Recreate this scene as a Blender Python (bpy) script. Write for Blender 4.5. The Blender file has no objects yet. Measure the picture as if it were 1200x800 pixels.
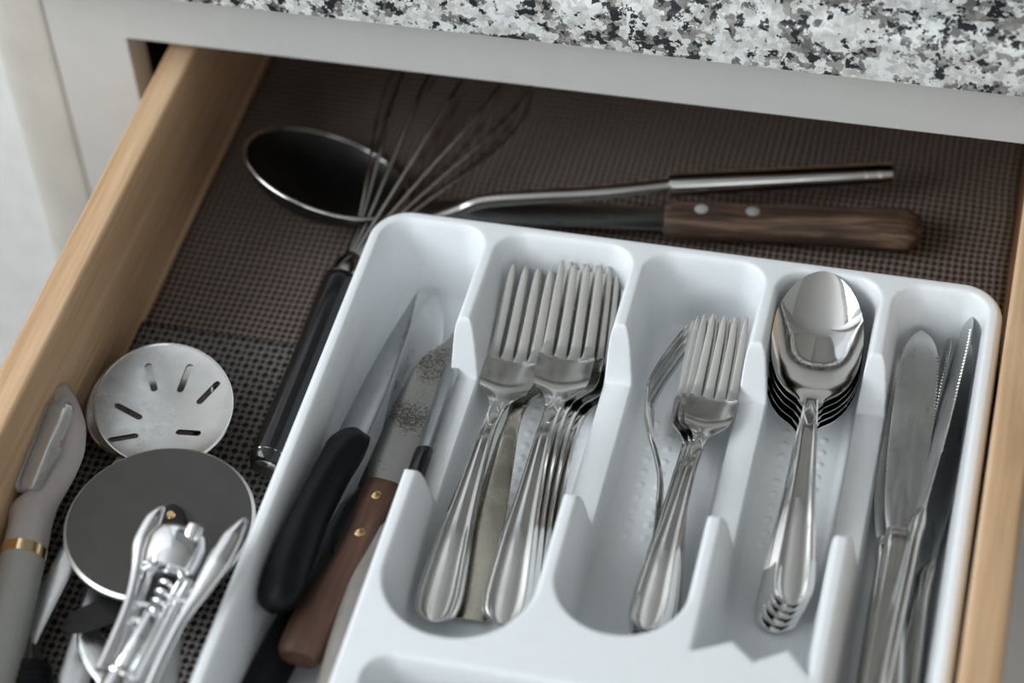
import bpy, bmesh, math, random
import numpy as np
from mathutils import Vector, Matrix
from mathutils.geometry import delaunay_2d_cdt

scene = bpy.context.scene
COL = scene.collection
PI = math.pi

# ------------------------------------------------------------------ camera
cam_data = bpy.data.cameras.new('camera')
cam = bpy.data.objects.new('camera', cam_data)
COL.objects.link(cam)
scene.camera = cam
R_ = Vector((0.96996, 0.23689, -0.05505)); U_ = Vector((-0.13661, 0.71777, 0.68275)); F_ = Vector((-0.2013, 0.6547, -0.7286))
F_.normalize(); R_ = (R_ - F_*R_.dot(F_)).normalized(); U_ = R_.cross(F_)
cam.matrix_world = Matrix(((R_.x, U_.x, -F_.x, 0.2944), (R_.y, U_.y, -F_.y, -0.7593), (R_.z, U_.z, -F_.z, 0.8112), (0, 0, 0, 1)))
cam_data.sensor_width = 36.0
cam_data.lens = 36.0*2756.07/1200.0
cam_data.clip_start = 0.02
cam_data.dof.use_dof = True
cam_data.dof.focus_distance = 1.045
cam_data.dof.aperture_fstop = 3.8

# ------------------------------------------------------------------ world, light, exposure
scene.view_settings.view_transform = 'Standard'
scene.view_settings.look = 'None'
scene.view_settings.gamma = 1.0
scene.view_settings.use_curve_mapping = False
scene.view_settings.exposure = 0.2

world = bpy.data.worlds.new('World'); scene.world = world
world.use_nodes = True
bg = world.node_tree.nodes['Background']
bg.inputs['Color'].default_value = (0.86, 0.93, 1.0, 1)
bg.inputs['Strength'].default_value = 0.9

def area(name, loc, target, sx, sy, power, color):
    l = bpy.data.lights.new(name, 'AREA'); l.shape = 'RECTANGLE'; l.size = sx; l.size_y = sy
    l.energy = power; l.color = color
    o = bpy.data.objects.new(name, l); COL.objects.link(o)
    o.location = loc
    d = Vector(target) - Vector(loc)
    o.rotation_euler = d.to_track_quat('-Z', 'Y').to_euler()
    return o
area('window_daylight', (-1.34, -0.68, 1.05), (0.15, -0.1, 0.0), 1.9, 0.95, 33, (0.90, 0.96, 1.0))
area('front_fill', (0.5, -2.9, 1.0), (0.2, 0.0, 0.1), 1.8, 1.0, 11, (0.93, 0.97, 1.0))  # soft fill added behind the camera to lift the ambient; the patio is invented

# ------------------------------------------------------------------ materials
MATS = {}
def newmat(name):
    m = bpy.data.materials.new(name); m.use_nodes = True
    nt = m.node_tree; b = nt.nodes['Principled BSDF']
    MATS[name] = m
    return m, nt, b
def N(nt, typ, **kw):
    n = nt.nodes.new(typ)
    for k, v in kw.items(): setattr(n, k, v)
    return n
def math_(nt, op, a, b=None, clamp=False):
    n = nt.nodes.new('ShaderNodeMath'); n.operation = op; n.use_clamp = clamp
    for i, v in enumerate((a, b)):
        if v is None: continue
        if isinstance(v, (int, float)): n.inputs[i].default_value = v
        else: nt.links.new(v, n.inputs[i])
    return n.outputs[0]
def ramp(nt, fac, stops):
    n = nt.nodes.new('ShaderNodeValToRGB'); cr = n.color_ramp
    while len(cr.elements) < len(stops): cr.elements.new(0.5)
    for e, (p, c) in zip(cr.elements, stops):
        e.position = p; e.color = (*c, 1) if len(c) == 3 else c
    nt.links.new(fac, n.inputs['Fac'])
    return n.outputs['Color']
def noise(nt, scale, detail=4, rough=0.5, stretch=None, dist=0.0):
    tc = nt.nodes.new('ShaderNodeTexCoord'); n = nt.nodes.new('ShaderNodeTexNoise')
    n.inputs['Scale'].default_value = scale; n.inputs['Detail'].default_value = detail
    n.inputs['Roughness'].default_value = rough; n.inputs['Distortion'].default_value = dist
    if stretch:
        mp = nt.nodes.new('ShaderNodeMapping'); mp.inputs['Scale'].default_value = stretch
        nt.links.new(tc.outputs['Object'], mp.inputs['Vector']); nt.links.new(mp.outputs[0], n.inputs['Vector'])
    else: nt.links.new(tc.outputs['Object'], n.inputs['Vector'])
    return n.outputs['Fac']
def bump(nt, b, h, strength, dist):
    n = nt.nodes.new('ShaderNodeBump'); n.inputs['Strength'].default_value = strength
    n.inputs['Distance'].default_value = dist
    nt.links.new(h, n.inputs['Height']); nt.links.new(n.outputs[0], b.inputs['Normal'])
def plain(name, col, rough=0.5, metal=0.0, bumpy=0.0, bscale=300, var=0.04, coat=0.0):
    m, nt, b = newmat(name)
    f = noise(nt, bscale*0.3, 3)
    lo = tuple(max(0, c*(1-var)) for c in col); hi = tuple(min(1, c*(1+var)) for c in col)
    nt.links.new(ramp(nt, f, [(0.35, lo), (0.65, hi)]), b.inputs['Base Color'])
    b.inputs['Roughness'].default_value = rough; b.inputs['Metallic'].default_value = metal
    b.inputs['Coat Weight'].default_value = coat
    if bumpy: bump(nt, b, noise(nt, bscale, 3), bumpy, 0.0005)
    return m
def metal(name, col, r0, r1, scale=60, stretch=(1, 1, 1), stain=0.12, wave=0.0):
    m, nt, b = newmat(name)
    b.inputs['Metallic'].default_value = 1.0
    f = noise(nt, scale, 6, 0.65, stretch)
    g = noise(nt, scale*0.35, 4, 0.6)
    rr = nt.nodes.new('ShaderNodeMapRange'); rr.inputs['From Min'].default_value = 0.35; rr.inputs['From Max'].default_value = 0.7
    rr.inputs['To Min'].default_value = r0; rr.inputs['To Max'].default_value = r1
    nt.links.new(f, rr.inputs['Value']); nt.links.new(rr.outputs[0], b.inputs['Roughness'])
    nt.links.new(ramp(nt, g, [(0.35, tuple(c*(1-stain) for c in col)), (0.62, col)]), b.inputs['Base Color'])
    if wave: bump(nt, b, noise(nt, 40, 2), wave, 0.002)
    return m

def wood(name, c1, c2, c3, axis, scale=1.0, rough=0.45, contrast=1.0):
    m, nt, b = newmat(name)
    st = [38, 38, 38]; st[axis] = 2.2
    f = noise(nt, 2.2*scale, 6, 0.6, tuple(st), 0.6)
    st2 = [300, 300, 300]; st2[axis] = 9
    g = noise(nt, 1.6*scale, 3, 0.6, tuple(st2))
    mx = math_(nt, 'ADD', math_(nt, 'MULTIPLY', f, 0.7), math_(nt, 'MULTIPLY', g, 0.3))
    nt.links.new(ramp(nt, mx, [(0.34, c1), (0.5, c2), (0.66, c3)]), b.inputs['Base Color'])
    b.inputs['Roughness'].default_value = rough
    bump(nt, b, mx, 0.25, 0.0004)
    return m

WHITE = plain('white_plastic', (0.81, 0.835, 0.85), 0.32, var=0.01, bumpy=0.02, bscale=900)
WHITE.node_tree.nodes['Principled BSDF'].inputs['Subsurface Weight'].default_value = 0.0
PAINT = plain('cabinet_paint', (0.60, 0.595, 0.575), 0.42, var=0.015, bumpy=0.05, bscale=250)
FILLER = plain('filler_paint', (0.58, 0.56, 0.51), 0.28, var=0.05, bumpy=0.08, bscale=120)
WALLP = plain('textured_wall_paint', (0.80, 0.80, 0.80), 0.7, var=0.04, bumpy=1.0, bscale=260)
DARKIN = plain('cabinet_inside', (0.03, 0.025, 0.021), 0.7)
MAPLE = wood('maple', (0.46, 0.275, 0.14), (0.62, 0.40, 0.23), (0.73, 0.52, 0.335), 1)
MAPLEX = wood('maple_across', (0.46, 0.275, 0.14), (0.62, 0.40, 0.23), (0.73, 0.52, 0.335), 0)
STEEL = metal('polished_steel', (0.63, 0.62, 0.60), 0.10, 0.24, 70)
STEEL2 = metal('bright_steel', (0.72, 0.715, 0.70), 0.045, 0.10, 50, stain=0.04)
STEELOLD = metal('warm_worn_steel', (0.62, 0.59, 0.50), 0.18, 0.34, 80, stain=0.2)
BLADE = metal('brushed_blade_steel', (0.62, 0.63, 0.63), 0.26, 0.42, 60, (6, 1, 6), stain=0.15)
BLADED = metal('dark_blade_steel', (0.40, 0.42, 0.43), 0.26, 0.40, 60, (6, 1, 6), stain=0.2)
CHROME = metal('chrome', (0.88, 0.89, 0.90), 0.04, 0.12, 40, stain=0.03)
DISCM = metal('worn_satin_steel', (0.60, 0.595, 0.58), 0.16, 0.34, 45, stain=0.22)
WHEELM = plain('grey_wheel_coating', (0.062, 0.060, 0.054), 0.30, 0.5, var=0.06)
BLACKP = plain('black_plastic', (0.006, 0.007, 0.008), 0.45, bumpy=0.05, bscale=600, var=0.2)
for _m in (BLACKP,): _m.node_tree.nodes['Principled BSDF'].inputs['Specular IOR Level'].default_value = 0.14
BLACKG = plain('glossy_black_plastic', (0.008, 0.008, 0.009), 0.16, var=0.1)
BLACKM = plain('blackened_steel', (0.028, 0.027, 0.026), 0.42, 0.8, var=0.15)
TAUPE = plain('taupe_plastic', (0.43, 0.39, 0.375), 0.42, bumpy=0.05, bscale=700, var=0.02)
SAGE = plain('grey_green_plastic', (0.36, 0.36, 0.335), 0.48, bumpy=0.1, bscale=900, var=0.02)
GREYH = plain('grey_brown_plastic', (0.25, 0.225, 0.205), 0.4, var=0.05)
PALE = plain('pale_grey_plastic', (0.46, 0.46, 0.45), 0.35, var=0.03)
BRASS = metal('brass', (0.78, 0.52, 0.27), 0.10, 0.2, 60, stain=0.1)
GOLD = metal('gold_band', (0.82, 0.62, 0.36), 0.10, 0.18, 60, stain=0.1)
WALNUT = wood('walnut_handle', (0.04, 0.018, 0.010), (0.08, 0.036, 0.021), (0.135, 0.063, 0.037), 1, 2.5, 0.6)
OLDWOOD = wood('weathered_handle', (0.014, 0.008, 0.005), (0.07, 0.038, 0.023), (0.24, 0.145, 0.09), 1, 4.5, 0.7)

m, nt, b = newmat('clear_guard_plastic'); CLEAR = m
b.inputs['Base Color'].default_value = (0.88, 0.89, 0.90, 1); b.inputs['Roughness'].default_value = 0.12
b.inputs['Transmission Weight'].default_value = 0.85; b.inputs['IOR'].default_value = 1.35
nt.links.new(math_(nt, 'ADD', math_(nt, 'MULTIPLY', noise(nt, 80), 0.1), 0.12), b.inputs['Roughness'])

# rusty, mineral-stained blade
m, nt, b = newmat('stained_blade_steel'); STAINED = m
b.inputs['Metallic'].default_value = 1.0
f = noise(nt, 700, 6, 0.8); g = noise(nt, 34, 3, 0.5)
mask = math_(nt, 'MULTIPLY', f, g)
nt.links.new(ramp(nt, mask, [(0.255, (0.56, 0.55, 0.53)), (0.30, (0.48, 0.47, 0.45)), (0.335, (0.20, 0.185, 0.17))]), b.inputs['Base Color'])
b.inputs['Roughness'].default_value = 0.3

# granite
m, nt, b = newmat('speckled_granite'); GRANITE = m
def voro(nt, scale, warp=0.003):
    tc = nt.nodes.new('ShaderNodeTexCoord'); n2 = nt.nodes.new('ShaderNodeTexNoise')
    n2.inputs['Scale'].default_value = 260; n2.inputs['Detail'].default_value = 4
    nt.links.new(tc.outputs['Object'], n2.inputs['Vector'])
    vm = nt.nodes.new('ShaderNodeVectorMath'); vm.operation = 'MULTIPLY_ADD'
    nt.links.new(n2.outputs['Color'], vm.inputs[0]); vm.inputs[1].default_value = (warp,)*3
    nt.links.new(tc.outputs['Object'], vm.inputs[2])
    v = nt.nodes.new('ShaderNodeTexVoronoi'); v.inputs['Scale'].default_value = scale
    nt.links.new(vm.outputs[0], v.inputs['Vector'])
    sp = nt.nodes.new('ShaderNodeSeparateColor'); nt.links.new(v.outputs['Color'], sp.inputs[0])
    return sp.outputs[0], sp.outputs[1]
v1, v1b = voro(nt, 150, 0.010)
v2, v2b = voro(nt, 320, 0.006)
big = noise(nt, 60, 2, 0.5); mid = noise(nt, 170, 3, 0.55)
base = ramp(nt, math_(nt, 'ADD', math_(nt, 'MULTIPLY', v2, 0.35), math_(nt, 'MULTIPLY', mid, 0.65)),
            [(0.25, (0.44, 0.44, 0.41)), (0.45, (0.62, 0.62, 0.59)), (0.62, (0.78, 0.80, 0.80))])
gsum = math_(nt, 'ADD', math_(nt, 'ADD', math_(nt, 'MULTIPLY', v1, 0.16), mid), math_(nt, 'MULTIPLY', big, 0.8))
sc_ = math_(nt, 'MULTIPLY', gsum, 0.52)
greymask = ramp(nt, sc_, [(0.532, (0, 0, 0)), (0.548, (1, 1, 1))])
mx = nt.nodes.new('ShaderNodeMix'); mx.data_type = 'RGBA'
nt.links.new(greymask, mx.inputs[0]); nt.links.new(base, mx.inputs[6])
nt.links.new(ramp(nt, v2b, [(0.0, (0.13, 0.125, 0.12)), (0.5, (0.22, 0.21, 0.20)), (1.0, (0.36, 0.345, 0.31))]), mx.inputs[7])
tcb = nt.nodes.new('ShaderNodeTexCoord'); mpb = nt.nodes.new('ShaderNodeMapping'); mpb.inputs['Location'].default_value = (3.1, 1.7, 0.4)
nt.links.new(tcb.outputs['Object'], mpb.inputs['Vector'])
nb = nt.nodes.new('ShaderNodeTexNoise'); nb.inputs['Scale'].default_value = 210; nb.inputs['Detail'].default_value = 4; nb.inputs['Roughness'].default_value = 0.6
nt.links.new(mpb.outputs[0], nb.inputs['Vector'])
bsum = math_(nt, 'MULTIPLY', math_(nt, 'ADD', math_(nt, 'ADD', math_(nt, 'MULTIPLY', v1b, 0.10), nb.outputs['Fac']), math_(nt, 'MULTIPLY', big, 0.45)), 0.6)
blackmask = ramp(nt, bsum, [(0.512, (0, 0, 0)), (0.527, (1, 1, 1))])
mx2 = nt.nodes.new('ShaderNodeMix'); mx2.data_type = 'RGBA'
nt.links.new(blackmask, mx2.inputs[0]); nt.links.new(mx.outputs[2], mx2.inputs[6]); mx2.inputs[7].default_value = (0.018, 0.022, 0.026, 1)
nt.links.new(mx2.outputs[2], b.inputs['Base Color']); b.inputs['Roughness'].default_value = 0.25

def liner_mat(name, ground, dark, period, sharp, phase=0.0):
    m, nt, b = newmat(name)
    tc = nt.nodes.new('ShaderNodeTexCoord'); sp = nt.nodes.new('ShaderNodeSeparateXYZ')
    w = nt.nodes.new('ShaderNodeTexNoise'); w.inputs['Scale'].default_value = 14; w.inputs['Detail'].default_value = 2
    nt.links.new(tc.outputs['Object'], w.inputs['Vector'])
    vm = nt.nodes.new('ShaderNodeVectorMath'); vm.operation = 'MULTIPLY_ADD'
    nt.links.new(w.outputs['Color'], vm.inputs[0]); vm.inputs[1].default_value = (0.006,)*3
    nt.links.new(tc.outputs['Object'], vm.inputs[2]); nt.links.new(vm.outputs[0], sp.inputs[0])
    k = 2*PI/period
    cx = math_(nt, 'COSINE', math_(nt, 'ADD', math_(nt, 'MULTIPLY', sp.outputs['X'], k), phase))
    cy = math_(nt, 'COSINE', math_(nt, 'MULTIPLY', sp.outputs['Y'], k*0.88))
    s = math_(nt, 'ADD', cx, cy)                              # -2 .. 2, holes at the maxima
    c2 = math_(nt, 'MULTIPLY', math_(nt, 'COSINE', math_(nt, 'MULTIPLY', sp.outputs['X'], k*0.5)), math_(nt, 'COSINE', math_(nt, 'MULTIPLY', sp.outputs['Y'], k*0.44)))
    s = math_(nt, 'ADD', s, math_(nt, 'MULTIPLY', c2, 0.5*sharp))
    f = math_(nt, 'ADD', math_(nt, 'MULTIPLY', s, 0.25), 0.5)
    n = noise(nt, 900, 3)
    f = math_(nt, 'ADD', f, math_(nt, 'MULTIPLY', math_(nt, 'SUBTRACT', n, 0.5), 0.25))
    nt.links.new(ramp(nt, f, [(0.30, ground), (0.52, tuple(0.7*c for c in ground)), (0.66, dark)]), b.inputs['Base Color'])
    b.inputs['Roughness'].default_value = 0.75
    bump(nt, b, math_(nt, 'SUBTRACT', 1.0, f), 0.9, 0.0012)
    return m
LINER_B = liner_mat('brown_mesh_liner', (0.22, 0.165, 0.138), (0.010, 0.008, 0.007), 0.0034, 0.0)
LINER_F = liner_mat('grey_mesh_liner', (0.20, 0.180, 0.168), (0.006, 0.006, 0.006), 0.0035, 1.6)

# ------------------------------------------------------------------ mesh helpers
def link(name, me, mat, parent=None, smooth=True, angle=40):
    o = bpy.data.objects.new(name, me); COL.objects.link(o)
    if mat: me.materials.append(mat)
    if smooth:
        me.polygons.foreach_set('use_smooth', [True]*len(me.polygons))
        if angle: me.set_sharp_from_angle(angle=math.radians(angle))
    if parent: o.parent = parent
    return o
def mesh(name, verts, faces, mat, parent=None, smooth=True, angle=40):
    me = bpy.data.meshes.new(name); me.from_pydata([tuple(v) for v in verts], [], faces); me.update()
    bm = bmesh.new(); bm.from_mesh(me); bmesh.ops.recalc_face_normals(bm, faces=bm.faces); bm.to_mesh(me); bm.free()
    return link(name, me, mat, parent, smooth, angle)
def tag(o, label=None, cat=None, group=None, kind=None):
    if label: o['label'] = label
    if cat: o['category'] = cat
    if group: o['group'] = group
    if kind: o['kind'] = kind
    return o
def empty(name, label, cat, group=None):
    o = bpy.data.objects.new(name, None); COL.objects.link(o); o.empty_display_size = 0.01
    return tag(o, label, cat, group)
def box(name, lo, hi, mat, parent=None, bevel=0.0015):
    bm = bmesh.new(); bmesh.ops.create_cube(bm, size=1)
    for v in bm.verts:
        v.co = Vector([lo[i] + (v.co[i]+0.5)*(hi[i]-lo[i]) for i in range(3)])
    if bevel: bmesh.ops.bevel(bm, geom=bm.edges[:], offset=bevel, segments=3, affect='EDGES', profile=0.5)
    me = bpy.data.meshes.new(name); bm.to_mesh(me); bm.free()
    return link(name, me, mat, parent, True, 40)
def interp(keys, x):
    """smooth (monotone cubic) interpolation of [(x, y), ...]"""
    xs = np.array([k[0] for k in keys], float); ys = np.array([k[1] for k in keys], float)
    h = np.diff(xs); d = np.diff(ys)/h
    mm = np.zeros(len(xs)); mm[0] = d[0]; mm[-1] = d[-1]
    for i in range(1, len(xs)-1):
        mm[i] = 0 if d[i-1]*d[i] <= 0 else 2*d[i-1]*d[i]/(d[i-1]+d[i])
    x = np.clip(np.asarray(x, float), xs[0], xs[-1])
    i = np.clip(np.searchsorted(xs, x)-1, 0, len(h)-1)
    t = (x-xs[i])/h[i]
    return ((2*t**3-3*t**2+1)*ys[i] + (t**3-2*t**2+t)*h[i]*mm[i] + (-2*t**3+3*t**2)*ys[i+1] + (t**3-t**2)*h[i]*mm[i+1])
def sheet(name, ys, wl, wr, zf, tf, mat, parent=None, nu=9, cup=None, ridge=None, xoff=None, angle=50, edge=0.35):
    """long part along +Y: left/right half widths, centre height, thickness, dish depth (edges rise by cup)"""
    rows = []
    us = np.sin(np.linspace(-PI/2, PI/2, nu))
    for y in ys:
        a, c = float(interp(wl, y)), float(interp(wr, y)); z = float(interp(zf, y)); t = float(interp(tf, y))
        cp = float(interp(cup, y)) if cup else 0.0
        rg = float(interp(ridge, y)) if ridge else 0.0
        xo = float(interp(xoff, y)) if xoff else 0.0
        top = []; bot = []
        for u in us:
            x = xo + (u*c if u > 0 else u*a)
            k = (edge + (1-edge)*(1-abs(u)**4))
            zz = z + cp*u*u + rg*(math.exp(-((abs(u)-0.76)/0.14)**2) - 0.35*math.exp(-((abs(u)-0.42)/0.16)**2))
            top.append((x, y, zz + t*0.5*k)); bot.append((x, y, z + cp*u*u - t*0.5*k))
        rows.append(top + bot[::-1])
    n = len(rows[0]); V = [v for r in rows for v in r]; Fc = []
    for i in range(len(rows)-1):
        for j in range(n):
            k = (j+1) % n
            Fc.append((i*n+j, i*n+k, (i+1)*n+k, (i+1)*n+j))
    for base, r in ((0, 0), ((len(rows)-1)*n, 1)):
        for j in range(nu-1):
            Fc.append((base+j, base+j+1, base+n-2-j, base+n-1-j))
    return mesh(name, V, Fc, mat, parent, True, angle)
def tube(name, pts, radii, mat, parent=None, n=12, flat=1.0, closed_ends=True, angle=50):
    pts = [Vector(p) for p in pts]; V = []; Fc = []
    if isinstance(radii, (int, float)): radii = [radii]*len(pts)
    up = None
    for i, p in enumerate(pts):
        t = (pts[min(i+1, len(pts)-1)] - pts[max(i-1, 0)]).normalized()
        if up is None:
            up = Vector((0, 0, 1)) if abs(t.z) < 0.9 else Vector((1, 0, 0))
        s = t.cross(up).normalized(); up = s.cross(t).normalized()
        for j in range(n):
            a = 2*PI*j/n
            V.append(p + s*math.cos(a)*radii[i] + up*math.sin(a)*radii[i]*flat)
    for i in range(len(pts)-1):
        for j in range(n):
            k = (j+1) % n; Fc.append((i*n+j, i*n+k, (i+1)*n+k, (i+1)*n+j))
    if closed_ends:
        Fc.append(tuple(range(n))[::-1]); Fc.append(tuple((len(pts)-1)*n+j for j in range(n)))
    return mesh(name, V, Fc, mat, parent, True, angle)
def curvepts(ctrl, n=24):
    ctrl = [Vector(c) for c in ctrl]; out = []
    t = np.linspace(0, len(ctrl)-1, n)
    for tt in t:
        i = min(int(tt), len(ctrl)-2); f = tt-i
        p0, p1, p2, p3 = ctrl[max(i-1, 0)], ctrl[i], ctrl[i+1], ctrl[min(i+2, len(ctrl)-1)]
        out.append(0.5*((2*p1) + (p2-p0)*f + (2*p0-5*p1+4*p2-p3)*f*f + (3*p1-p0-3*p2+p3)*f**3))
    return out
def plate(name, outer, holes, zfun, t, mat, parent=None, inner=None, dz=None):
    """flat plate with holes cut through it, lifted by zfun"""
    co = []; edges = []
    for loop in [outer]+holes:
        s = len(co); co += [Vector(p) for p in loop]
        edges += [(s+i, s+(i+1) % len(loop)) for i in range(len(loop))]
    if inner: co += [Vector(p) for p in inner]
    vs, es, fs, _, _, _ = delaunay_2d_cdt(co, edges, [], 0, 1e-7)
    def inside(p, loop):
        c = False; n = len(loop)
        for i in range(n):
            a = loop[i]; b2 = loop[(i+1) % n]
            if (a[1] > p[1]) != (b2[1] > p[1]) and p[0] < (b2[0]-a[0])*(p[1]-a[1])/(b2[1]-a[1])+a[0]: c = not c
        return c
    keep = []
    for f in fs:
        c = sum((vs[i] for i in f), Vector((0, 0)))/len(f)
        if inside(c, outer) and not any(inside(c, h) for h in holes): keep.append(f)
    used = sorted({i for f in keep for i in f}); idx = {u: k for k, u in enumerate(used)}
    n = len(used)
    V = [(vs[u].x, vs[u].y, zfun(vs[u].x, vs[u].y)+t/2) for u in used] + [(vs[u].x, vs[u].y, zfun(vs[u].x, vs[u].y)-t/2) for u in used]
    Fc = [tuple(idx[i] for i in f) for f in keep] + [tuple(n+idx[i] for i in f)[::-1] for f in keep]
    cnt = {}
    for f in keep:
        for a, c in zip(f, f[1:]+f[:1]):
            cnt.setdefault((min(a, c), max(a, c)), []).append((a, c))
    for k, l in cnt.items():
        if len(l) == 1:
            a, c = idx[l[0][0]], idx[l[0][1]]
            Fc.append((c, a, n+a, n+c))
    return mesh(name, V, Fc, mat, parent, True, 45)
def basis(v, up):
    y = v.normalized(); x = y.cross(up).normalized(); z = x.cross(y)
    return Matrix((x, y, z)).transposed()
def place(o, A, B, La, Lb, roll=0.0, fit=True):
    """put o so that its local points La, Lb land on the world points A, B"""
    A, B, La, Lb = Vector(A), Vector(B), Vector(La), Vector(Lb)
    v = Lb-La; V = B-A; s = V.length/v.length if fit else 1.0
    bl = basis(v, Vector((0, 0, 1))); bw = basis(V, Vector((0, 0, 1)))
    Rm = bw @ Matrix.Rotation(roll, 3, 'Y') @ bl.transposed()
    mid = (A+B)/2; off = Rm @ ((La+Lb)/2*s)
    M = Matrix.Translation(mid-off) @ Rm.to_4x4() @ Matrix.Scale(s, 4)
    o.matrix_world = M
    return s
def copy_tree(o, parent=None):
    c = o.copy(); COL.objects.link(c)
    if parent: c.parent = parent
    for ch in [x for x in bpy.data.objects if x.parent == o]:
        copy_tree(ch, c)
    return c
def lin(a, b2, n): return list(np.linspace(a, b2, n))

# ================================================================== SETTING
# base cabinet: dark body, painted face frame, drawer
cab = empty('base_cabinet', 'white painted base cabinet with its maple-sided drawer pulled open', 'cabinet')
YF = 0.060
drawer = box('drawer', (-0.1105, -0.385, -0.006), (0.2962, 0.176, 0.0), MAPLE, cab, 0)
drawer['label'] = 'maple drawer box pulled out of the cabinet'
box('side_board', (-0.1260, -0.40, -0.012), (-0.1105, 0.19, 0.071), MAPLE, drawer, 0.0022)
box('side_board', (0.2962, -0.40, -0.012), (0.3125, 0.19, 0.071), MAPLE, drawer, 0.0022)
box('back_board', (-0.1105, 0.176, -0.012), (0.2962, 0.19, 0.071), MAPLEX, drawer, 0.0015)
box('front_board', (-0.1105, -0.40, -0.012), (0.2962, -0.385, 0.071), MAPLEX, drawer, 0.0015)
box('drawer_front', (-0.145, -0.42, -0.05), (0.335, -0.40, 0.085), PAINT, drawer, 0.002)
box('top_rail', (-0.143, YF, 0.081), (0.60, YF+0.019, 0.1295), PAINT, cab, 0)
box('stile', (-0.1835, YF, -0.75), (-0.143, YF+0.019, 0.1295), PAINT, cab, 0)
box('stile', (0.345, YF, -0.75), (0.60, YF+0.019, 0.081), PAINT, cab, 0.0006)
box('lower_rail', (-0.143, YF, -0.75), (0.345, YF+0.019, -0.163), PAINT, cab, 0.0006)
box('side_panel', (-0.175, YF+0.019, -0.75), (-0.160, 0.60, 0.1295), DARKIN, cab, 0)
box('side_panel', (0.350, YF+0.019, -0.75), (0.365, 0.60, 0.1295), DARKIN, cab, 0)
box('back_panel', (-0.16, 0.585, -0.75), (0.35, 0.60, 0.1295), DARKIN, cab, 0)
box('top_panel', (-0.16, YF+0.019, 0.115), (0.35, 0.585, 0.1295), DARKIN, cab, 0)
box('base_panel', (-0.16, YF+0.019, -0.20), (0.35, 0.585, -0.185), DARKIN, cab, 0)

YB = -0.0535   # where the two liner pieces meet
def liner(name, x0, x1, y0, y1, z, mat, label):
    nx, ny = 60, 60; V = []; Fc = []
    rnd = random.Random(3)
    for j in range(ny+1):
        for i in range(nx+1):
            x = x0+(x1-x0)*i/nx; y = y0+(y1-y0)*j/ny
            V.append((x, y, z + 0.0006*math.sin(x*41+1)*math.cos(y*33)))
    for j in range(ny):
        for i in range(nx):
            a = j*(nx+1)+i; Fc.append((a, a+1, a+nx+2, a+nx+1))
    me = bpy.data.meshes.new(name); me.from_pydata(V, [], Fc); me.update()
    o = link(name, me, mat, None, True, None)
    sd = o.modifiers.new('thick', 'SOLIDIFY'); sd.thickness = 0.0012; sd.offset = -1
    return tag(o, label, 'liner')
liner('shelf_liner', -0.1065, 0.2940, YB, 0.172, 0.0026, LINER_B, 'brown woven-look non-slip liner covering the back of the drawer floor')
liner('shelf_liner', -0.1080, 0.2940, -0.382, YB+0.001, 0.0022, LINER_F, 'dark grey perforated non-slip liner under the loose gadgets at the front left')

def struct(o): return tag(o, kind='structure')
# corner filler strip with a rounded outer edge, left of the dark joint
fV = []; fF = []
prof = [(-0.1846, YF+0.019), (-0.1846, YF+0.0012), (-0.1850, YF+0.0004), (-0.1858, YF)]
prof += [(-0.1858-0.0026*i, YF+0.00001*i*i) for i in range(1, 7)]
prof += [(-0.2020-0.0205*math.sin(a), YF+0.0004+0.014*(1-math.cos(a))) for a in np.linspace(0.1, PI/2, 14)]
prof += [(-0.2226, YF+0.03)]
for zz in (-0.75, 0.30):
    fV += [(x, y, zz) for x, y in prof]
npf = len(prof)
fF = [(i, i+1, npf+i+1, npf+i) for i in range(npf-1)]
struct(mesh('trim_1', fV, fF, FILLER, None, True, 50))
struct(box('wall_back', (-1.4, YF+0.013, -0.80), (-0.2220, YF+0.05, 1.65), WALLP, None, 0))
# counter
ct = box('countertop', (-0.2205, 0.035, 0.1300), (1.10, 0.66, 0.160), GRANITE, None, 0)
bm = bmesh.new(); bm.from_mesh(ct.data)
ed = [e for e in bm.edges if abs(e.verts[0].co.y-0.035) < 1e-4 and abs(e.verts[1].co.y-0.035) < 1e-4 and e.verts[0].co.z > 0.155 and e.verts[1].co.z > 0.155]
bmesh.ops.bevel(bm, geom=ed, offset=0.012, segments=8, affect='EDGES', profile=0.5); bm.to_mesh(ct.data); bm.free()
ct.data.polygons.foreach_set('use_smooth', [True]*len(ct.data.polygons)); ct.data.set_sharp_from_angle(angle=math.radians(30))
tag(ct, 'speckled black white and grey granite countertop above the drawer', 'countertop')

# rest of the kitchen: what the metal reflects and where the light comes from
ROOMW = plain('room_wall_paint', (0.62, 0.62, 0.60), 0.8, var=0.02)
ROOMC = plain('room_ceiling_paint', (0.82, 0.82, 0.81), 0.9, var=0.01)
ROOMF = wood('room_floorboards', (0.10, 0.06, 0.035), (0.16, 0.10, 0.06), (0.22, 0.14, 0.09), 1, 0.5)
struct(box('floor', (-1.4, -3.0, -0.82), (2.2, 0.66, -0.80), ROOMF, None, 0))
struct(box('wall_right', (2.2, -3.0, -0.80), (2.24, 0.66, 1.65), ROOMW, None, 0))
struct(box('ceiling', (-1.4, -3.0, 1.65), (2.2, 0.70, 1.69), ROOMC, None, 0))
struct(box('wall_far', (-0.22, 0.66, -0.80), (2.2, 0.70, 1.65), ROOMW, None, 0))
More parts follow.
